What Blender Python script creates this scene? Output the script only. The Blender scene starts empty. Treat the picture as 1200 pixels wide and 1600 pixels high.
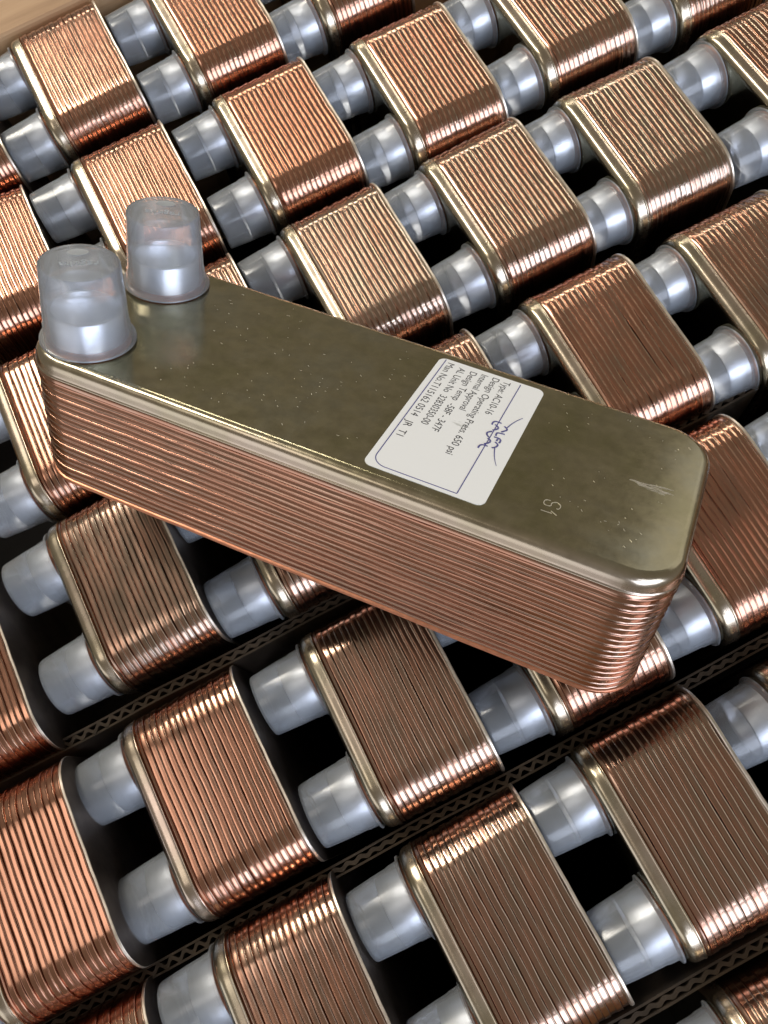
import bpy, bmesh, math, random
from mathutils import Vector, Matrix, noise

random.seed(7)
S = bpy.context.scene
COL = S.collection
MM = 0.001

# ------------------------------------------------------------------ camera
cam_d = bpy.data.cameras.new("camera")
cam = bpy.data.objects.new("camera", cam_d)
COL.objects.link(cam)
CR = ((0.8873426628642758, 0.45806523255703463, -0.05290785748266561),
      (-0.44928068751928657, 0.8330440749215801, -0.32277613458904625),
      (-0.10377794796166222, 0.31018351336026656, 0.9449954103361284))
CP = Vector((-101.3208881143554, -317.69306859232364, 314.7660610811654)) * MM
m = Matrix(CR).to_4x4()
m.translation = CP
cam.matrix_world = m
cam_d.sensor_fit = 'VERTICAL'
cam_d.sensor_height = 36
cam_d.lens = 1368.1076649569507 * 36 / 1600
cam_d.clip_start = 0.01
cam_d.clip_end = 100
S.camera = cam

# ------------------------------------------------------------------ world, lamps, exposure
W = bpy.data.worlds.new("World")
S.world = W
W.use_nodes = True
bg = W.node_tree.nodes['Background']
bg.inputs['Color'].default_value = (1.0, 0.88, 0.70, 1)
bg.inputs['Strength'].default_value = 0.145
S.view_settings.view_transform = 'Standard'
S.view_settings.look = 'None'
S.view_settings.exposure = 0.6
S.view_settings.gamma = 1
S.cycles.max_bounces = 10
S.cycles.transparent_max_bounces = 24
S.cycles.glossy_bounces = 6
S.cycles.sample_clamp_indirect = 4
S.cycles.use_denoising = True


def lamp(name, loc, target, sx, sy, radiance, col, roll=0.0):
    d = bpy.data.lights.new(name, 'AREA')
    d.shape = 'RECTANGLE'
    d.size = sx
    d.size_y = sy
    d.energy = radiance * math.pi * sx * sy
    d.color = col
    o = bpy.data.objects.new(name, d)
    COL.objects.link(o)
    v = Vector(target) - Vector(loc)
    o.rotation_mode = 'QUATERNION'
    o.rotation_quaternion = v.to_track_quat('-Z', 'Y') @ Matrix.Rotation(roll, 3, 'Z').to_quaternion()
    o.location = loc
    return o


TG = (-0.06, -0.15, 0.0)
WARM = (1.0, 0.925, 0.80)
COOL = (0.74, 0.82, 1.0)
# warm ceiling strips down the hall beyond the crate, a cool window side behind the camera
lamp("overhead_panel", (-0.83, 2.25, 2.5), (-0.6, 1.5, 0.0), 0.36, 2.2, 19, WARM)
lamp("ceiling_strip", (0.9, 3.6, 1.9), TG, 2.6, 0.12, 14, WARM)
lamp("cool_strip", (0.25, -1.75, 1.9), TG, 0.8, 0.12, 6.5, COOL)
lamp("cool_window", (0.3, -2.5, 1.3), TG, 2.6, 1.4, 3.5, COOL)
lamp("overhead_panel", (-1.35, 0.0, 2.5), (-0.9, -0.1, 0.0), 0.9, 0.6, 1.5, (1.0, 0.92, 0.84))  # added fill panel, placed so the lower-left units reflect it
lamp("side_window", (-2.5, -1.15, 0.55), (-0.1, -0.2, 0.05), 2.6, 1.5, 0.75, (0.93, 0.94, 1.0))
lamp("hall_window", (2.9, 0.75, 0.5), (0, -0.2, 0.05), 1.9, 1.2, 0.36, (1.0, 0.96, 0.90))

# ------------------------------------------------------------------ material helpers


class NT:
    def __init__(self, name):
        self.m = bpy.data.materials.new(name)
        self.m.use_nodes = True
        self.t = self.m.node_tree
        self.t.nodes.clear()
        self.out = self.t.nodes.new('ShaderNodeOutputMaterial')

    def n(self, kind, **kw):
        nd = self.t.nodes.new(kind)
        for k, v in kw.items():
            if k.startswith('i_'):
                nd.inputs[k[2:].replace('_', ' ')].default_value = v
            else:
                setattr(nd, k, v)
        return nd

    def l(self, a, ao, b, bi):
        self.t.links.new(a.outputs[ao], b.inputs[bi])

    def noise(self, coord, scale, detail=3.0, rough=0.55, vec_scale=None):
        src = coord
        if vec_scale:
            mp = self.n('ShaderNodeMapping')
            mp.inputs['Scale'].default_value = vec_scale
            self.l(coord[0], coord[1], mp, 'Vector')
            src = (mp, 'Vector')
        nz = self.n('ShaderNodeTexNoise')
        nz.inputs['Scale'].default_value = scale
        nz.inputs['Detail'].default_value = detail
        nz.inputs['Roughness'].default_value = rough
        self.l(src[0], src[1], nz, 'Vector')
        return nz

    def ramp(self, src, so, stops):
        r = self.n('ShaderNodeValToRGB')
        e = r.color_ramp.elements
        while len(e) < len(stops):
            e.new(0.5)
        for el, (p, c) in zip(e, stops):
            el.position = p
            el.color = c if len(c) == 4 else (*c, 1)
        self.l(src, so, r, 'Fac')
        return r

    def mix(self, fac, a, b, blend='MIX'):
        x = self.n('ShaderNodeMix', data_type='RGBA', blend_type=blend)
        for idx, v in ((0, fac), (6, a), (7, b)):
            if isinstance(v, tuple) and hasattr(v[0], 'outputs'):
                self.t.links.new(v[0].outputs[v[1]], x.inputs[idx])
            elif idx == 0:
                x.inputs[0].default_value = v
            else:
                x.inputs[idx].default_value = (*v, 1) if len(v) == 3 else v
        return (x, 2)

    def bump(self, h, strength, dist):
        b = self.n('ShaderNodeBump')
        b.inputs['Strength'].default_value = strength
        b.inputs['Distance'].default_value = dist
        self.t.links.new(h[0].outputs[h[1]], b.inputs['Height'])
        return b

    def coord(self, kind='Object'):
        c = self.n('ShaderNodeTexCoord')
        return (c, kind)

    def principled(self, **kw):
        p = self.n('ShaderNodeBsdfPrincipled')
        for k, v in kw.items():
            p.inputs[k.replace('_', ' ')].default_value = v
        self.l(p, 'BSDF', self.out, 'Surface')
        return p


def mat_fin():
    n = NT("copper_brazed_steel")
    p = n.principled(Metallic=1.0, Roughness=0.3)
    c = n.coord()
    at = n.n('ShaderNodeAttribute', attribute_name='braze')
    oi = n.n('ShaderNodeObjectInfo')
    # brazing copper wicked over the steel: blotches along each plate edge
    n1 = n.noise(c, 55, 4, 0.6, (3.0, 1.0, 1.0))
    n2 = n.noise(c, 150, 3, 0.6, (1, .4, .4))
    ma = n.n('ShaderNodeMath', operation='MULTIPLY_ADD')
    n.l(n1, 'Fac', ma, 0); ma.inputs[1].default_value = 1.1; ma.inputs[2].default_value = -0.55
    ad = n.n('ShaderNodeMath', operation='ADD')
    n.l(at, 'Fac', ad, 0); n.l(ma, 0, ad, 1)
    ad2 = n.n('ShaderNodeMath', operation='ADD')
    sepo = n.n('ShaderNodeSeparateColor'); n.l(oi, 'Color', sepo, 'Color')
    n.l(ad, 0, ad2, 0); n.l(sepo, 'Red', ad2, 1)
    r = n.ramp(ad2, 0, [(0.0, (0.46, 0.40, 0.33)), (0.4, (0.45, 0.335, 0.265)), (1.0, (0.51, 0.265, 0.18))])
    sp = n.ramp(n2, 'Fac', [(0.35, (0.86, 0.86, 0.86)), (0.65, (1.0, 1.0, 1.0))])
    mx = n.mix(0.5, (r, 'Color'), (sp, 'Color'), 'MULTIPLY')
    n.t.links.new(mx[0].outputs[mx[1]], p.inputs['Base Color'])
    rr = n.ramp(n1, 'Fac', [(0.3, (0.14,) * 3), (0.7, (0.24,) * 3)])
    n.l(rr, 'Color', p, 'Roughness')
    n3 = n.noise(c, 140, 2, 0.5, (1.0, 0.4, 0.4))
    b = n.bump((n3, 'Fac'), 0.025, 0.0005)
    n.l(b, 'Normal', p, 'Normal')
    return n.m


def mat_cover():
    n = NT("tarnished_stainless")
    p = n.principled(Metallic=1.0)
    c = n.coord()
    at = n.n('ShaderNodeAttribute', attribute_name='braze')
    n1 = n.noise(c, 28, 5, 0.62)
    n2 = n.noise(c, 170, 4, 0.65)
    r = n.ramp(n1, 'Fac', [(0.28, (0.34, 0.32, 0.17)), (0.5, (0.45, 0.41, 0.27)), (0.72, (0.43, 0.42, 0.33))])
    r2 = n.ramp(n2, 'Fac', [(0.3, (0.8,) * 3), (0.6, (1.0,) * 3)])
    mx = n.mix(0.8, (r, 'Color'), (r2, 'Color'), 'MULTIPLY')
    # copper creeping on to the skirt of the plate
    cz = n.noise(c, 40, 3)
    oi = n.n('ShaderNodeObjectInfo')
    so = n.n('ShaderNodeSeparateColor'); n.l(oi, 'Color', so, 'Color')
    m0 = n.n('ShaderNodeMath', operation='ADD', use_clamp=True); n.l(at, 'Fac', m0, 0); n.l(so, 'Green', m0, 1)
    ma = n.n('ShaderNodeMath', operation='MULTIPLY'); n.l(m0, 0, ma, 0)
    czr = n.ramp(cz, 'Fac', [(0.3, (0.4,) * 3), (0.6, (1.0,) * 3)]); n.l(czr, 'Color', ma, 1)
    mx2 = n.mix((ma, 0), mx, (0.62, 0.50, 0.43))
    n.t.links.new(mx2[0].outputs[mx2[1]], p.inputs['Base Color'])
    rr = n.ramp(n2, 'Fac', [(0.3, (0.13,) * 3), (0.75, (0.20,) * 3)])
    ra = n.n('ShaderNodeMath', operation='MULTIPLY_ADD')
    n.l(at, 'Fac', ra, 0); ra.inputs[1].default_value = 0.16; n.l(rr, 'Color', ra, 2)
    n.l(ra, 0, p, 'Roughness')
    n3 = n.noise(c, 60, 3)
    b = n.bump((n3, 'Fac'), 0.10, 0.0008)
    n.l(b, 'Normal', p, 'Normal')
    return n.m


def mat_simple(name, col, metallic, rough, nscale=200, var=0.25, bump=0.0, vs=None):
    n = NT(name)
    p = n.principled(Metallic=metallic, Roughness=rough)
    c = n.coord()
    nz = n.noise(c, nscale, 4, 0.6, vs)
    lo = tuple(x * (1 - var) for x in col)
    hi = tuple(min(1, x * (1 + var * 0.6)) for x in col)
    r = n.ramp(nz, 'Fac', [(0.3, lo), (0.7, hi)])
    n.l(r, 'Color', p, 'Base Color')
    if bump:
        b = n.bump((nz, 'Fac'), 0.5, bump)
        n.l(b, 'Normal', p, 'Normal')
    return n.m


def mat_plastic(name="translucent_plastic", more=0.0):
    # translucent polypropylene sheet: part of the light goes straight through, part is scattered
    n = NT(name)
    tr = n.n('ShaderNodeBsdfTransparent'); tr.inputs['Color'].default_value = (0.965, 0.975, 0.99, 1)
    p = n.n('ShaderNodeBsdfPrincipled')
    p.inputs['Base Color'].default_value = (0.88, 0.94, 1.0, 1)
    p.inputs['Roughness'].default_value = 0.4
    p.inputs['Specular IOR Level'].default_value = 0.0
    tl = n.n('ShaderNodeBsdfTranslucent'); tl.inputs['Color'].default_value = (0.88, 0.94, 1.0, 1)
    ms = n.n('ShaderNodeMixShader'); ms.inputs[0].default_value = 0.25
    n.l(p, 'BSDF', ms, 1); n.l(tl, 'BSDF', ms, 2)
    lw = n.n('ShaderNodeLayerWeight'); lw.inputs['Blend'].default_value = 0.35
    c = n.coord()
    nz = n.noise(c, 90, 3)
    rp = n.ramp(lw, 'Facing', [(0.0, (0.16,) * 3), (0.55, (0.21,) * 3), (1.0, (0.68,) * 3)])
    ma = n.n('ShaderNodeMath', operation='MULTIPLY_ADD')
    n.l(nz, 'Fac', ma, 0); ma.inputs[1].default_value = 0.10; ma.inputs[2].default_value = -0.05 + more
    ad = n.n('ShaderNodeMath', operation='ADD'); n.l(rp, 'Color', ad, 0); n.l(ma, 0, ad, 1)
    m2 = n.n('ShaderNodeMixShader')
    rf = n.n('ShaderNodeBsdfRefraction'); rf.inputs['IOR'].default_value = 1.25
    rf.inputs['Roughness'].default_value = 0.2
    rf.inputs['Color'].default_value = (0.97, 0.98, 1.0, 1)
    mr = n.n('ShaderNodeMixShader'); mr.inputs[0].default_value = 0.30
    n.l(tr, 'BSDF', mr, 1); n.l(rf, 'BSDF', mr, 2)
    n.l(ad, 0, m2, 0); n.l(mr, 'Shader', m2, 1); n.l(ms, 'Shader', m2, 2)
    fr_ = n.n('ShaderNodeFresnel'); fr_.inputs['IOR'].default_value = 1.45
    gl = n.n('ShaderNodeBsdfGlossy'); gl.inputs['Roughness'].default_value = 0.16
    m3 = n.n('ShaderNodeMixShader')
    n.l(fr_, 'Fac', m3, 0); n.l(m2, 'Shader', m3, 1); n.l(gl, 'BSDF', m3, 2)
    n.l(m3, 'Shader', n.out, 'Surface')
    return n.m


def mat_label():
    n = NT("label_paper")
    p = n.principled(Roughness=0.45)
    c = n.coord()
    # grey rubbed smudge in the middle of the label
    mp = n.n('ShaderNodeMapping'); n.l(c[0], c[1], mp, 'Vector')
    mp.inputs['Location'].default_value = (-0.1370 / 0.0085, 0.0000 / 0.006, 0)
    mp.inputs['Scale'].default_value = (1 / 0.0085, 1 / 0.0060, 0.0)
    ln = n.n('ShaderNodeVectorMath', operation='LENGTH'); n.l(mp, 'Vector', ln, 0)
    nz = n.noise(c, 420, 5, 0.7, (0.5, 1.6, 1))
    ma = n.n('ShaderNodeMath', operation='MULTIPLY_ADD'); n.l(nz, 'Fac', ma, 0)
    ma.inputs[1].default_value = 1.6; n.l(ln, 'Value', ma, 2)
    r = n.ramp(ma, 0, [(0.75, (0.52, 0.54, 0.53)), (1.55, (0.87, 0.90, 0.92))])
    n.l(r, 'Color', p, 'Base Color')
    return n.m


def mat_card():
    n = NT("kraft_cardboard")
    p = n.principled(Roughness=0.85)
    c = n.coord()
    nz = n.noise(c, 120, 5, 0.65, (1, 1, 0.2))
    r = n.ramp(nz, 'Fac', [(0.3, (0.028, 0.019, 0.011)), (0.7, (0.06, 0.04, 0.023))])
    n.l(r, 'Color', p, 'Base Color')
    return n.m


def mat_wood():
    n = NT("pale_wood")
    p = n.principled(Roughness=0.6)
    c = n.coord()
    nz = n.noise(c, 14, 5, 0.6, (0.6, 9, 9))
    r = n.ramp(nz, 'Fac', [(0.3, (0.30, 0.17, 0.08)), (0.55, (0.44, 0.27, 0.14)), (0.75, (0.52, 0.34, 0.19))])
    n.l(r, 'Color', p, 'Base Color')
    b = n.bump((nz, 'Fac'), 0.3, 0.001)
    n.l(b, 'Normal', p, 'Normal')
    return n.m


M_FIN = mat_fin()
M_COVER = mat_cover()
M_BACK = mat_simple("bare_steel_sheet", (0.78, 0.70, 0.60), 1.0, 0.38, 160, 0.25, 0.0003)
M_BACKFACE = mat_simple("shade_darkened_steel_face", (0.16, 0.13, 0.11), 1.0, 0.5, 60, 0.4, 0.0003)  # dark colour paints in the shade between the standing units
M_TUBE = mat_simple("turned_steel_tube", (0.93, 0.94, 0.97), 1.0, 0.33, 90, 0.06, 0.0001, (30, 1, 1))
M_BRAZE = mat_simple("copper_braze", (0.62, 0.28, 0.17), 1.0, 0.35, 300, 0.2)
M_CAP = mat_plastic()
M_EMB = mat_plastic("embossed_plastic", 0.28)
M_LABEL = mat_label()
M_INK = mat_simple("black_print", (0.03, 0.03, 0.04), 0, 0.6, 200, 0.1)
M_BLUE = mat_simple("blue_print", (0.10, 0.10, 0.30), 0, 0.5, 200, 0.1)
M_CARD = mat_card()
M_WOOD = mat_wood()
M_FLOOR_SHADE = mat_simple("painted_floor_shade", (0.008, 0.008, 0.009), 0, 0.95, 60, 0.3)  # near-black colour stands in for shade at the bottom of the gaps
M_SCRATCH = mat_simple("bright_scratch", (0.95, 0.92, 0.84), 1.0, 0.45, 300, 0.1)

# ------------------------------------------------------------------ mesh helpers


def new_obj(name, me, parent=None, mat=None):
    o = bpy.data.objects.new(name, me)
    COL.objects.link(o)
    if parent:
        o.parent = parent
    if mat and me is not None and not me.materials:
        me.materials.append(mat)
    return o


def smooth(me, angle=40):
    me.polygons.foreach_set('use_smooth', [True] * len(me.polygons))
    try:
        me.set_sharp_from_angle(angle=math.radians(angle))
    except Exception:
        pass


UW, UL, UT, UR = 78.0, 213.8, 47.4, 15.6     # unit width, length, thickness, corner radius (mm)


def outline(nc=8, ns=14, nl=36):
    """Rounded rectangle in (Y, Z): list of (corner centre y, z, direction y, z) so that inset = move along direction."""
    pts = []
    hw, hl, r = UW / 2, UL, UR
    corners = ((hw - r, hl - r, 0), (-hw + r, hl - r, 90), (-hw + r, r, 180), (hw - r, r, 270))
    for k, (cy, cz, a0) in enumerate(corners):
        for i in range(nc + 1):
            a = math.radians(a0 + 90 * i / nc)
            pts.append((cy, cz, math.cos(a), math.sin(a)))
        ny, nz_, na = corners[(k + 1) % 4]
        a = math.radians(a0 + 90)
        n = ns if k % 2 == 0 else nl
        for i in range(1, n):
            t = i / n
            pts.append((cy + (ny - cy) * t, cz + (nz_ - cz) * t, math.cos(a), math.sin(a)))
    return pts


OUT = outline()


def ring_solid(name, loops, wob=0.0, seed=0, close=True, cap0=False, cap1=False, braze=None, ripple=0.0):
    """loops: (x, inset). Wobble bends the plate edge a little along its run."""
    bm = bmesh.new()
    lay = bm.verts.layers.float.new('braze')
    rings = []
    for li, (x, ins) in enumerate(loops):
        ring = []
        for (cy, cz, dy, dz) in OUT:
            rad = UR - ins
            y, z = cy + dy * rad, cz + dz * rad
            dx = di = 0.0
            if wob:
                dx = wob * noise.noise(Vector((y * 0.045, z * 0.045, seed * 0.35)))
                dx += wob * 0.55 * noise.noise(Vector((y * 0.16, z * 0.16, seed * 1.7 + 9)))
                di = ripple * noise.noise(Vector((y * 0.11, z * 0.11, seed * 2.3 + 31)))
            v = bm.verts.new(((x + dx) * MM, (y - dy * di) * MM, (z - dz * di) * MM))
            if braze:
                v[lay] = braze[li]
            ring.append(v)
        rings.append(ring)
    n = len(OUT)
    seq = rings + ([rings[0]] if close else [])
    for a, b in zip(seq[:-1], seq[1:]):
        for i in range(n):
            j = (i + 1) % n
            bm.faces.new((a[i], a[j], b[j], b[i]))
    if cap0:
        bm.faces.new(list(reversed(rings[0])))
    if cap1:
        bm.faces.new(rings[-1])
    bmesh.ops.recalc_face_normals(bm, faces=bm.faces)
    me = bpy.data.meshes.new(name)
    bm.to_mesh(me)
    bm.free()
    return me


RS = 1.0685


def lathe(name, prof, n=40, axis='-X', closed_profile=False):
    """prof: (distance from plate, radius). Revolves round the local X axis, growing towards -X."""
    bm = bmesh.new()
    rings = []
    for (d, r) in prof:
        r *= RS
        if r < 1e-6:
            rings.append([bm.verts.new((-d * MM, 0, 0))])
        else:
            rings.append([bm.verts.new((-d * MM, r * MM * math.cos(2 * math.pi * i / n), r * MM * math.sin(2 * math.pi * i / n))) for i in range(n)])
    pairs = list(zip(rings[:-1], rings[1:]))
    if closed_profile:
        pairs.append((rings[-1], rings[0]))
    for a, b in pairs:
        for i in range(n):
            j = (i + 1) % n
            if len(a) == 1 and len(b) == 1:
                continue
            if len(a) == 1:
                bm.faces.new((a[0], b[j], b[i]))
            elif len(b) == 1:
                bm.faces.new((a[i], a[j], b[0]))
            else:
                bm.faces.new((a[i], a[j], b[j], b[i]))
    bmesh.ops.recalc_face_normals(bm, faces=bm.faces)
    me = bpy.data.meshes.new(name)
    bm.to_mesh(me)
    bm.free()
    return me


def text_mesh(txt, size, extrude=0.0, spacing=1.0, align='LEFT'):
    cu = bpy.data.curves.new("lettering", 'FONT')
    cu.body = txt
    cu.size = size
    cu.extrude = extrude
    cu.space_character = spacing
    cu.align_x = align
    o = bpy.data.objects.new("lettering", cu)
    COL.objects.link(o)
    dg = bpy.context.evaluated_depsgraph_get()
    dg.update()
    me = bpy.data.meshes.new_from_object(o.evaluated_get(dg))
    bpy.data.objects.remove(o)
    bpy.data.curves.remove(cu)
    return me


def strokes(name, lines, w, th=0.00004):
    """Flat pen strokes in the XY plane; lines are point lists in mm, w the width in mm (or (start, end))."""
    bm = bmesh.new()
    for k, pts in enumerate(lines):
        P = [Vector((x * MM, y * MM, 0)) for x, y in pts]
        L = []
        for i, p in enumerate(P):
            d = (P[min(i + 1, len(P) - 1)] - P[max(i - 1, 0)]).normalized()
            nn = Vector((-d.y, d.x, 0))
            ww = w if not isinstance(w, tuple) else w[0] + (w[1] - w[0]) * i / max(1, len(P) - 1)
            L.append([bm.verts.new(p + nn * ww * MM / 2 + Vector((0, 0, th))), bm.verts.new(p - nn * ww * MM / 2 + Vector((0, 0, th))),
                      bm.verts.new(p - nn * ww * MM / 2), bm.verts.new(p + nn * ww * MM / 2)])
        for a, b in zip(L[:-1], L[1:]):
            for i in range(4):
                j = (i + 1) % 4
                bm.faces.new((a[i], a[j], b[j], b[i]))
        bm.faces.new(L[0]); bm.faces.new(list(reversed(L[-1])))
    bmesh.ops.recalc_face_normals(bm, faces=bm.faces)
    me = bpy.data.meshes.new(name)
    bm.to_mesh(me)
    bm.free()
    return me


def box_mesh(name, x0, x1, y0, y1, z0, z1, bev=0.0):
    bm = bmesh.new()
    bmesh.ops.create_cube(bm, size=1)
    for v in bm.verts:
        v.co = Vector(((x0 + x1) / 2 + v.co.x * (x1 - x0), (y0 + y1) / 2 + v.co.y * (y1 - y0), (z0 + z1) / 2 + v.co.z * (z1 - z0))) * MM
    if bev:
        bmesh.ops.bevel(bm, geom=bm.edges[:], offset=bev * MM, segments=3, affect='EDGES', profile=0.5)
    me = bpy.data.meshes.new(name)
    bm.to_mesh(me)
    bm.free()
    return me


# ------------------------------------------------------------------ the exchanger, built once
NPL = 16
X0 = 7.9
PITCH = (UT - 1.4 - X0) / NPL

fold = 3.3
cov_loops = [(0.0, fold + 0.6)]
for i in range(0, 7):
    a = math.radians(90 * i / 6)
    cov_loops.append((fold * (1 - math.cos(a)), fold * (1 - math.sin(a)) + 0.45))
cov_loops += [(3.7, 0.43), (4.7, 0.38), (5.3, 0.345), (5.45, 0.30), (5.6, 0.12), (5.85, -0.02), (6.05, 0.02), (6.15, 0.6), (6.1, 3.0)]
cov_bz = [0, 0, 0.1, 0.25, 0.4, 0.5, 0.55, 0.6, 0.65, 0.7, 0.7, 0.7, 0.6, 0.6, 0.6, 0.8, 1, 1]
ME_COVER = ring_solid("cover_plate", cov_loops, 0, 3, close=False, cap0=True, cap1=True, braze=cov_bz)
smooth(ME_COVER, 50)
ME_BLIND = ring_solid("blind_plate", [(6.0, 2.4), (6.2, 0.75), (6.7, 0.42), (7.3, 0.22), (7.65, 0.12), (7.8, 0.35), (7.9, 1.4), (7.9, 3.5), (6.0, 3.5)],
                      0.12, 5, braze=[1, .6, .3, .25, .2, .6, 1, 1, 1])
smooth(ME_BLIND, 50)
VARIANTS = 3
ME_PLATE = []
for vv in range(VARIANTS):
    row = []
    for k in range(NPL):
        x = X0 + k * PITCH
        p = PITCH
        e = 0.30 if k % 2 else 0.0
        prof = [(-0.04, 2.2, 1.0), (0.0, 0.62, 1.0), (0.035, 0.34, 0.9), (0.07, 0.245, 0.65), (0.13, 0.212, 0.5), (0.32, 0.20, 0.42), (0.54, 0.196, 0.38), (0.74, 0.205, 0.36), (0.79, 0.20, 0.3),
                (0.82, 0.16, 0.15), (0.855, 0.065, 0.0), (0.895, 0.0, -0.1), (0.94, 0.02, -0.1), (0.975, 0.12, 0.1), (1.0, 0.45, 0.8), (1.0, 3.6, 1.0), (-0.04, 3.6, 1.0)]
        me = ring_solid("channel_plate", [(x + u * p, q + (e if 0 <= u and q < 1 else 0)) for u, q, b_ in prof], 0.34, vv * 23 + k * 0.55, braze=[b_ for u, q, b_ in prof], ripple=0.14)
        smooth(me, 89)
        me.materials.append(M_FIN)
        row.append(me)
    ME_PLATE.append(row)
bx = X0 + NPL * PITCH
ME_BACK = ring_solid("back_plate", [(bx - 0.05, 3.0), (bx - 0.05, 1.0), (bx + 0.1, 0.2), (bx + 0.35, -0.18), (bx + 0.5, -0.30), (UT - 0.2, -0.34), (UT, -0.2)],
                     0.25, 77, close=False, cap0=True, cap1=True)
smooth(ME_BACK, 30)
me_faces = max(ME_BACK.polygons, key=lambda f: f.center.x if len(f.vertices) > 8 else -1)
for me_, mt in ((ME_COVER, M_COVER), (ME_BLIND, M_FIN), (ME_BACK, M_BACK)):
    me_.materials.append(mt)
ME_BACK.materials.append(M_BACKFACE)
me_faces.material_index = 1

PORT_Y, PORT_Z, CAPH = 22.15, UL - 16.5, 22.4
# steel stub, hollow, with a copper braze ring at its foot
ME_TUBE = lathe("port_tube", [(0.0, 10.7), (10.6, 10.7), (11.0, 10.4), (11.0, 9.6), (10.7, 9.4), (0.3, 9.4), (0.3, 0.0)])
smooth(ME_TUBE, 40)
ME_TUBE.materials.append(M_TUBE)
ME_RING = lathe("braze_ring", [(-0.2, 12.6), (0.25, 12.4), (0.8, 11.5), (1.6, 10.85), (1.6, 10.5), (-0.2, 10.5)], closed_profile=True)
smooth(ME_RING, 60)
ME_RING.materials.append(M_BRAZE)
cap_prof = [(0.5, 13.1), (0.45, 13.9), (0.7, 14.15), (1.3, 14.1), (1.55, 13.6), (1.75, 13.0), (2.1, 12.75), (5.6, 12.55), (5.9, 12.35), (6.3, 12.3), (11.5, 12.1), (17, 11.75),
            (CAPH - 1.1, 11.45), (CAPH - 0.4, 11.35), (CAPH - 0.1, 11.1), (CAPH, 10.5), (CAPH, 6), (CAPH, 0.0)]
cap_in = [(CAPH - 0.8, 0.0), (CAPH - 0.8, 6), (CAPH - 0.8, 10.2), (CAPH - 1.1, 10.55), (17, 11.05), (11.5, 11.4), (6.0, 11.6), (2.1, 12.0), (0.5, 12.3)]
ME_CAP = lathe("port_cap", cap_prof + cap_in + [(0.5, 13.1)], n=48)
smooth(ME_CAP, 35)
ME_CAP.materials.append(M_CAP)


def emboss_meshes():
    t = text_mesh("regulta", 4.3 * MM, 0.00012, 1.0, 'CENTER')
    t.materials.append(M_EMB)
    bm = bmesh.new()
    bmesh.ops.create_circle(bm, cap_ends=True, segments=20, radius=2.6 * MM)
    bmesh.ops.scale(bm, vec=(1.25, 0.8, 1), verts=bm.verts)
    r = bmesh.ops.extrude_face_region(bm, geom=bm.faces[:])
    bmesh.ops.translate(bm, vec=(0, 0, 0.00015), verts=[v for v in r['geom'] if isinstance(v, bmesh.types.BMVert)])
    e = bpy.data.meshes.new("emblem")
    bm.to_mesh(e); bm.free()
    e.materials.append(M_EMB)
    return t, e


ME_EMB_T, ME_EMB_E = emboss_meshes()
GROUP = "plate heat exchangers standing in the crate"


def exchanger(name, label, cat, loc, group, variant, copper, seed, rim=0.0):
    root = bpy.data.objects.new(name, None)
    root.empty_display_size = 0.02
    COL.objects.link(root)
    root.location = loc
    root['label'] = label
    root['category'] = cat
    if group:
        root['group'] = group
    rnd = random.Random(seed)
    kids = []
    kids.append(new_obj("cover_plate", ME_COVER, root))
    kids.append(new_obj("blind_plate", ME_BLIND, root))
    for k in range(NPL):
        kids.append(new_obj("channel_plate", ME_PLATE[variant % VARIANTS][k], root))
    kids.append(new_obj("back_plate", ME_BACK, root))
    for s in (-1, 1):
        loc_p = (0, s * PORT_Y * MM, PORT_Z * MM)
        t = new_obj("port_tube", ME_TUBE, root)
        t.location = loc_p
        r = new_obj("braze_ring", ME_RING, t)
        c = new_obj("port_cap", ME_CAP, root)
        c.location = loc_p
        c.rotation_euler = (rnd.uniform(0, 6.28), 0, 0)
        kids += [t, r, c]
    for o in kids:
        o.color = (copper, rim, 0, 1)
    return root


# ------------------------------------------------------------------ the crate
crate = bpy.data.objects.new("wooden_crate", None)
COL.objects.link(crate)
crate.location = (-0.06, -0.16, -0.231)
crate['label'] = "pale wooden crate holding the rows of upright copper plate stacks"
crate['category'] = "crate"


def crate_part(name, *a):
    o = new_obj(name, box_mesh(name, *a), None, M_WOOD)
    o.parent = crate
    o.matrix_parent_inverse = Matrix.Translation(-Vector(crate.location))
    return o


crate_part("floor_board", -345, 215, -490, 108, -231, -215.5)
crate_part("side_board", -345, 215, 108, 170, -231, -5, 3)
crate_part("side_board", -345, 215, -510, -490, -231, -5, 3)
crate_part("side_board", -365, -345, -510, 170, -231, -5.5, 3)
crate_part("side_board", 215, 235, -510, 170, -231, -5.5, 3)
# near-black sheet added on the crate floor to paint in the gaps' deep shade
o = new_obj("floor_shade_sheet", box_mesh("floor_shade_sheet", -344, 214, -489, 107, -215.5, -214.9), None, M_FLOOR_SHADE)
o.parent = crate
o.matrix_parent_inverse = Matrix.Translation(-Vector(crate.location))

# cardboard dividers between the rows: two liners and the wavy flute between them


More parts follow.
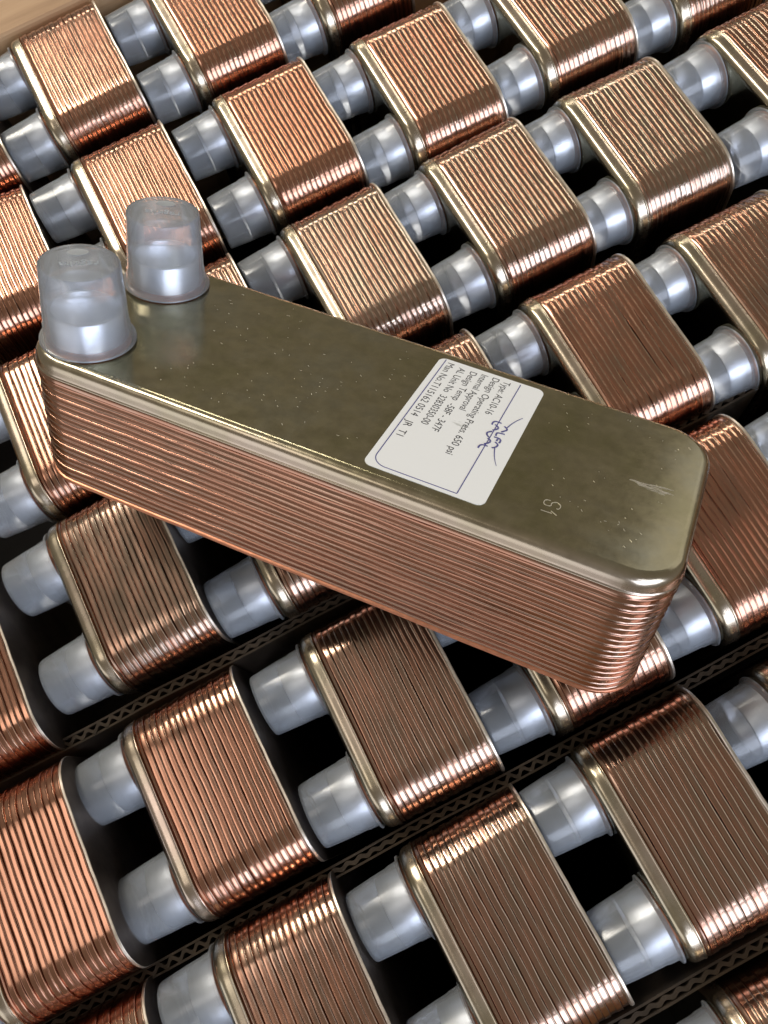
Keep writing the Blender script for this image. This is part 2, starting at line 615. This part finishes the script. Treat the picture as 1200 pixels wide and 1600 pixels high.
def divider(y, label):
    root = bpy.data.objects.new("cardboard_divider", None)
    COL.objects.link(root)
    root.location = (0, y * MM, -0.2148)
    root['label'] = label
    root['category'] = "cardboard divider"
    root['group'] = "cardboard dividers between the rows"
    zt = 0.2148 - 0.017
    rnd = random.Random(int(y))
    for s in (-1, 1):
        bm = bmesh.new()
        n = 90
        L = []
        for i in range(n + 1):
            x = -342 + 554 * i / n
            w = 0.3 * math.sin(x * 0.021 + y) + 0.2 * math.sin(x * 0.09)
            zz = zt + 0.0010 * noise.noise(Vector((x * 0.06, y, s)))
            L.append([bm.verts.new((x * MM, (s * 1.9 + w + o_) * MM, z)) for o_, z in ((-0.4, 0), (-0.4, zz), (0.4, zz), (0.4, 0))])
        for a, b in zip(L[:-1], L[1:]):
            for i in range(3):
                bm.faces.new((a[i], a[i + 1], b[i + 1], b[i]))
        me = bpy.data.meshes.new("liner")
        bmesh.ops.recalc_face_normals(bm, faces=bm.faces)
        bm.to_mesh(me); bm.free()
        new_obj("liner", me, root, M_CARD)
    bm = bmesh.new()
    prev = None
    n = 1300
    for i in range(n + 1):
        x = -342 + 554 * i / n
        w = 0.3 * math.sin(x * 0.021 + y) + 0.2 * math.sin(x * 0.09)
        yy = (0.75 + 0.3 * math.sin(x * 0.043 + y)) * math.sin(2 * math.pi * x / 5.2 + 1.2 * math.sin(x * 0.05)) + w
        cur = [bm.verts.new((x * MM, (yy - 0.8) * MM, 0)), bm.verts.new((x * MM, (yy - 0.8) * MM, zt - 0.0002)),
               bm.verts.new((x * MM, (yy + 0.8) * MM, zt - 0.0002)), bm.verts.new((x * MM, (yy + 0.8) * MM, 0))]
        if prev:
            for k in range(3):
                bm.faces.new((prev[k], prev[k + 1], cur[k + 1], cur[k]))
        prev = cur
    me = bpy.data.meshes.new("flute")
    bmesh.ops.recalc_face_normals(bm, faces=bm.faces)
    bm.to_mesh(me); bm.free()
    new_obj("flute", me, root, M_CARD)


# ------------------------------------------------------------------ standing units on their grid
MEAS = {(-4, 1): (-278, -189, 0), (-4, 2): (-274, -273, .5), (0, 2): (5, -270, 0), (-4, 3): (-277, -354, 0), (-3, -1): (-205, -10, 0), (0, 0): (4.6, -103.7, .2), (1, 0): (71.9, -105.4, -.7), (0, 1): (7.9, -187.6, -.5), (-1, 0): (-63.7, -101.8, .2), (0, -1): (7.8, -24.0, -1.1),
        (-2, -2): (-135.3, 69.8, -.1), (-1, -1): (-62.1, -18.3, -.4), (-3, 1): (-205.4, -181.2, .6), (-3, 2): (-205.8, -270.3, 1.1),
        (-2, 2): (-133.6, -270.9, -.2), (-2, 3): (-133.2, -355.4, 1.3), (-1, 3): (-63.5, -353.3, .5)}
LABELS = {
    (-3, -2): "dark sliver of a plate stack at the left edge, beside the wooden board",
    (-2, -2): "plate stack in the top left corner touching the wooden crate board",
    (-1, -2): "second plate stack along the wooden board, top edge, its front plate rim bright",
    (0, -2): "plate stack at the top edge showing only its dark lower fins and rim",
    (-3, -1): "orange copper plate stack cut by the left edge, left of the upright caps",
    (-2, -1): "plate stack directly behind the two upright caps of the loose exchanger",
    (-1, -1): "bright orange plate stack between the upright caps and the top edge",
    (0, -1): "plate stack at the top centre of the photo with an olive front rim",
    (1, -1): "plate stack cut by the top edge, right of the top centre one",
    (2, -1): "plate stack at the top edge nearest the top right corner, mostly cropped",
    (-3, 0): "plate stack against the left end of the loose exchanger, under its upright caps",
    (-2, 0): "plate stack mostly hidden, peeking out right of the rear upright cap",
    (-1, 0): "plate stack touching the far edge of the loose exchanger behind its bare olive face",
    (0, 0): "plate stack fully in view just above the middle of the photo, second behind the label",
    (1, 0): "fully visible plate stack in the upper right with strong light lines on its fins",
    (2, 0): "plate stack cut by the right edge near the top right corner",
    (-4, 1): "plate stack sliver at the left edge, left of two caps below the loose exchanger",
    (-3, 1): "dark brown plate stack just below the left half of the loose exchanger",
    (-2, 1): "plate stack almost hidden under the loose exchanger, only a silvery rim corner showing",
    (-1, 1): "small visible corner of a plate stack directly behind the white label",
    (0, 1): "plate stack standing behind the right half of the loose exchanger, past its label",
    (1, 1): "plate stack cut by the right edge at mid height above the plain end",
    (-4, 2): "large orange copper plate stack cropped by the left edge in the lower left",
    (-3, 2): "copper coloured plate stack with a coppery front rim in the lower left",
    (-2, 2): "dark brown plate stack below the near edge of the loose exchanger, pale front rim",
    (-1, 2): "plate stack under the rounded right end of the loose exchanger, mostly hidden",
    (0, 2): "copper plate stack at the right edge beside the plain end of the loose exchanger",
    (1, 2): "plate stack beyond the right edge, only its capped port in view",
    (-4, 3): "plate stack in the bottom left corner, only its top fins in view",
    (-3, 3): "plate stack at the bottom edge, left of centre, gold rimmed",
    (-2, 3): "large dark brown plate stack at the bottom centre, fully in view",
    (-1, 3): "large brown plate stack in the lower right, fully in view",
    (0, 3): "plate stack at the lower right edge, capped ports in front of it",
    (-1, 4): "plate stack in the bottom right corner, cropped by the bottom edge",
}
UNITS = list(LABELS)
COPPER = {(-3, -2): .6, (-2, -2): .55, (-1, -2): .6, (0, -2): .5, (-3, -1): .8, (-2, -1): .6, (-1, -1): .7, (0, -1): .45, (1, -1): .3, (2, -1): .3, (-3, 0): .5, (-2, 0): .4, (-1, 0): .1,
          (0, 0): .2, (1, 0): .1, (2, 0): .35, (-4, 1): .7, (-3, 1): .2, (-2, 1): .2, (-1, 1): .4, (0, 1): .5, (1, 1): .35, (-4, 2): .95, (-3, 2): .6, (-2, 2): .3, (-1, 2): .45, (0, 2): .55,
          (1, 2): .3, (-4, 3): .5, (-3, 3): .4, (-2, 3): .25, (-1, 3): .3, (0, 3): .4, (-1, 4): .3}
for (i, j) in UNITS:
    rnd = random.Random(i * 31 + j * 7 + 1000)
    if (i, j) in MEAS:
        x, y, th = MEAS[(i, j)]
    else:
        x = 5.78 + 70.05 * i + 0.09 * j + rnd.uniform(-.8, .8)
        y = -104.27 - 1.75 * i - 84.42 * j + rnd.uniform(-1, 1)
        th = rnd.uniform(-.7, .7)
    dz = {(-4, 2): 7.0, (-4, 1): 1.5}.get((i, j), rnd.uniform(-1.2, 0.2))
    r = exchanger("plate_heat_exchanger", LABELS[(i, j)], "heat exchanger",
                  ((x - 2.2) * MM, (y - 2.5) * MM, (-UL + dz) * MM), GROUP, (i * 2 + j) % 3, COPPER.get((i, j), rnd.uniform(-0.15, 0.25)), i * 13 + j, 0.75 if (i, j) == (-3, 2) else 0.0)
    lean = {(-3, 1): -2.5, (-3, -1): 6.5}.get((i, j), rnd.uniform(-.9, .9))
    roll = rnd.uniform(-.7, .7)
    r.rotation_euler = (math.radians(roll), math.radians(lean), math.radians(th))
    r.location.x -= UL * MM * math.sin(math.radians(lean))
    r.location.y += UL * MM * math.sin(math.radians(roll))

for jj, lab in ((1.5, "corrugated cardboard divider passing under the lower edge of the loose exchanger"),
                (2.5, "corrugated cardboard divider running below the loose exchanger, widest visible wavy edge"),
                (3.5, "corrugated cardboard divider nearest the bottom right corner")):
    divider({1.5: -228.3, 2.5: -316.0, 3.5: -400.0}[jj], lab)

# ------------------------------------------------------------------ the loose exchanger lying on top
HR = Matrix(((0.6392511515339959, 0.6567522892199447, 0.4000429925230814),
             (-0.7689597041895422, 0.5407230791881529, 0.3410564835419703),
             (0.007677147594769609, -0.5256376910359878, 0.8506738970764082)))
HC = Vector((-141.30446413359056, -112.62086392269966, 63.27882912474022)) * MM
HS = 0.9977
HST = 49.6 / UT


def hpt(x, y, z=0.0):
    return HC + HR @ (Vector((x, y, z)) * MM)


hero = exchanger("plate_heat_exchanger", "loose plate heat exchanger lying across the others, white printed label on its top", "heat exchanger",
                 (0, 0, 0), None, 1, 0.55, 5)
for o in hero.children:
    if o.name.startswith("back_plate"):
        o.material_slots[0].link = 'OBJECT'
        o.material_slots[0].material = M_BRAZE
# local X = -hero z, local Y = -hero y, local Z = -hero x
hm = Matrix((-HR.col[2], -HR.col[1], -HR.col[0])).transposed().to_4x4()
hm.translation = hpt(UL * HS, 0, 0)
hero.matrix_world = hm @ Matrix.Diagonal((HST, HS, HS, 1))


def on_hero(name, me, x, y, z, mat=None, rot=0.0, parent=hero):
    """Place a flat mesh (XY plane) on the top face; x along the length from the ported end, y across."""
    o = new_obj(name, me, None, mat)
    mw = HR.to_4x4()
    mw.translation = hpt(x, y, z)
    o.parent = parent
    bpy.context.view_layer.update()
    o.matrix_parent_inverse = parent.matrix_world.inverted()
    o.matrix_world = mw @ Matrix.Rotation(rot, 4, 'Z')
    return o


# printed sticker
bm = bmesh.new()
lx0, lx1, ly0, ly1, lr = 118.6, 155.8, -33.0, 32.6, 2.6
vs = []
for cx, cy, a0 in ((lx1 - lr, ly1 - lr, 0), (lx0 + lr, ly1 - lr, 90), (lx0 + lr, ly0 + lr, 180), (lx1 - lr, ly0 + lr, 270)):
    for k in range(7):
        a = math.radians(a0 + 15 * k)
        vs.append(bm.verts.new(((cx + lr * math.cos(a)) * MM, (cy + lr * math.sin(a)) * MM, 0)))
f = bm.faces.new(vs)
r = bmesh.ops.extrude_face_region(bm, geom=[f])
bmesh.ops.translate(bm, vec=(0, 0, 0.00012), verts=[v for v in r['geom'] if isinstance(v, bmesh.types.BMVert)])
bmesh.ops.recalc_face_normals(bm, faces=bm.faces)
me = bpy.data.meshes.new("label"); bm.to_mesh(me); bm.free()
sticker = on_hero("label", me, 0, 0, 0.02, M_LABEL)
Q = -math.pi / 2
ZT = 0.02 + 0.12 + 0.03
TEXTS = (("Type: AC10-16", 142.0, 30.6, 20.8), ("Design Operating Press. 650 psi", 138.1, 30.9, 46.5), ("Internal Approval", 134.1, 30.6, 23.0),
         ("Design Temp  -58F - 347F", 130.3, 30.2, 37.5), ("AL Unit No  32830350-00", 126.2, 30.0, 36.0), ("Man No.T115162 0514   JR  T1", 121.9, 30.9, 46.0))
for txt, x, y, wd in TEXTS:
    tm = text_mesh(txt, 3.5 * MM, 0.0, 1.0)
    w0 = max(v.co.x for v in tm.vertices) - min(v.co.x for v in tm.vertices)
    for v in tm.vertices:
        v.co.x *= wd * MM / w0
    on_hero("printed_text", tm, x, y, ZT, M_INK, Q, sticker)
# blue frame line and trade mark
fr = []
arc = [(120.7 + 4.5 - 4.5 * math.cos(math.radians(a)), -27.0 - 4.5 * math.sin(math.radians(a))) for a in range(0, 91, 10)]
fr.append([(120.7, 32.0)] + arc + [(147.4, -31.5)])
fr.append([(147.4, -31.35), (147.5, 31.5)])
on_hero("frame_line", strokes("frame_line", fr, 0.30), 0, 0, ZT, M_BLUE, 0, sticker)


LOGO = [[(145.95, 5.1), (145.92, 6.53), (146.62, 7.39), (148.41, 7.34)], [(146.83, 5.65), (147.91, 5.04), (148.28, 4.16), (147.79, 3.22), (147.0, 2.41)],
        [(147.1, 1.84), (146.04, 0.55), (146.08, -0.36), (146.59, -1.13), (147.28, -1.63)], [(146.98, -2.28), (147.92, -2.77), (148.17, -3.54), (147.88, -4.48), (146.86, -5.56)],
        [(145.92, -8.39), (145.94, -7.18), (146.44, -6.36), (147.21, -6.1), (148.25, -6.12)], [(149.71, 6.32), (150.75, 5.53), (150.85, 4.65), (149.71, 2.99)],
        [(148.77, 0.22), (148.68, 1.57), (149.2, 2.11), (151.03, 2.4)], [(148.5, -0.57), (149.87, -0.5), (150.69, -0.91), (150.91, -1.85), (150.79, -2.84)],
        [(149.82, -2.22), (149.85, -0.97)], [(149.58, -2.82), (150.6, -3.57), (150.77, -4.37), (150.4, -5.35), (149.55, -6.17)]]
ARCS = [[(150.66, 6.11), (151.33, 8.78), (152.32, 11.34), (153.57, 13.7)], [(150.41, -5.79), (151.27, -8.83), (152.28, -11.42), (153.45, -13.73)]]


def curve(pts, n=5):
    """Catmull-Rom through the points."""
    out = []
    P = [pts[0]] + list(pts) + [pts[-1]]
    for a, b, c, d in zip(P, P[1:], P[2:], P[3:]):
        for k in range(n):
            t = k / n
            out.append(tuple(0.5 * (2 * b[i] + (c[i] - a[i]) * t + (2 * a[i] - 5 * b[i] + 4 * c[i] - d[i]) * t * t + (3 * b[i] - a[i] - 3 * c[i] + d[i]) * t ** 3) for i in (0, 1)))
    return out + [tuple(pts[-1])]


on_hero("trade_mark", strokes("trade_mark", [curve(p) for p in LOGO], 0.52), 0, 0, ZT + 0.05, M_BLUE, 0, sticker)
on_hero("trade_mark", strokes("trade_mark", [curve(p) for p in ARCS], (0.34, 0.14)), 0, 0, ZT + 0.05, M_BLUE, 0, sticker)

# S1 stamped near the plain end, scuffs and flecks in the tarnish
S_PTS = [(172.14, -20.19), (171.21, -20.28), (170.59, -20.83), (170.56, -22.13), (171.2, -22.66), (172.19, -22.62), (172.74, -22.21), (172.65, -21.26), (173.06, -20.51),
         (173.92, -20.0), (174.8, -20.36), (175.29, -20.98), (175.3, -22.06), (174.95, -22.62), (174.46, -22.64)]
ONE = [[(170.6, -25.45), (172.2, -25.4), (173.81, -25.34)], [(173.33, -24.38), (175.27, -25.46)]]
on_hero("stamped_mark", strokes("stamped_mark", [curve(S_PTS, 3)] + ONE, 0.24), 0, 0, 0.01, M_SCRATCH, 0)
rnd = random.Random(3)
sc = []
for k in range(34):
    t = rnd.random()
    x0 = 190.5 + t * 10.5
    y0 = 1.6 + rnd.uniform(-2.2, 2.0) * (0.25 + 0.75 * t)
    ln = rnd.uniform(1.6, 4.6)
    sc.append([(x0, y0), (x0 + ln * .5, y0 + ln * .02 + rnd.uniform(-.12, .12)), (x0 + ln, y0 + ln * .06)])
on_hero("scuff_mark", strokes("scuff_mark", sc, 0.13), 0, 0, 0.012, M_SCRATCH, 0)
fl = []
for k in range(300):
    x0 = rnd.uniform(38, 205)
    y0 = rnd.uniform(-30, 33)
    if noise.noise(Vector((x0 * .04, y0 * .05, 2))) < -0.12 or (116 < x0 < 158):
        continue
    a = rnd.gauss(-0.5, 0.5)
    ln = abs(rnd.gauss(0.25, 0.35)) + 0.12
    fl.append([(x0, y0), (x0 + ln * math.cos(a), y0 + ln * math.sin(a))])
o = on_hero("fleck", strokes("fleck", fl, 0.13), 0, 0, 0.008, M_SCRATCH, 0)
o['kind'] = "stuff"

# embossed lettering on the two upright caps
caps = [c for c in hero.children if c.name.startswith("port_cap")]
for c in caps:
    sy = 1 if c.location.y > 0 else -1
    yc = -sy * PORT_Y * HS
    xc = (UL - PORT_Z) * HS
    c.scale.x = 27.0 / (CAPH * HST)
    zc = 27.0 + 0.03
    # the lettering faces away from the camera: upside down in view
    ang = math.radians(220 if sy > 0 else 203)
    ux, uy = math.cos(ang), math.sin(ang)
    on_hero("embossed_text", ME_EMB_T, xc, yc - 0.0, zc, None, ang, c)
    on_hero("emblem", ME_EMB_E, xc - uy * (-5.8), yc + ux * (-5.8), zc, None, ang, c)

bpy.context.view_layer.update()
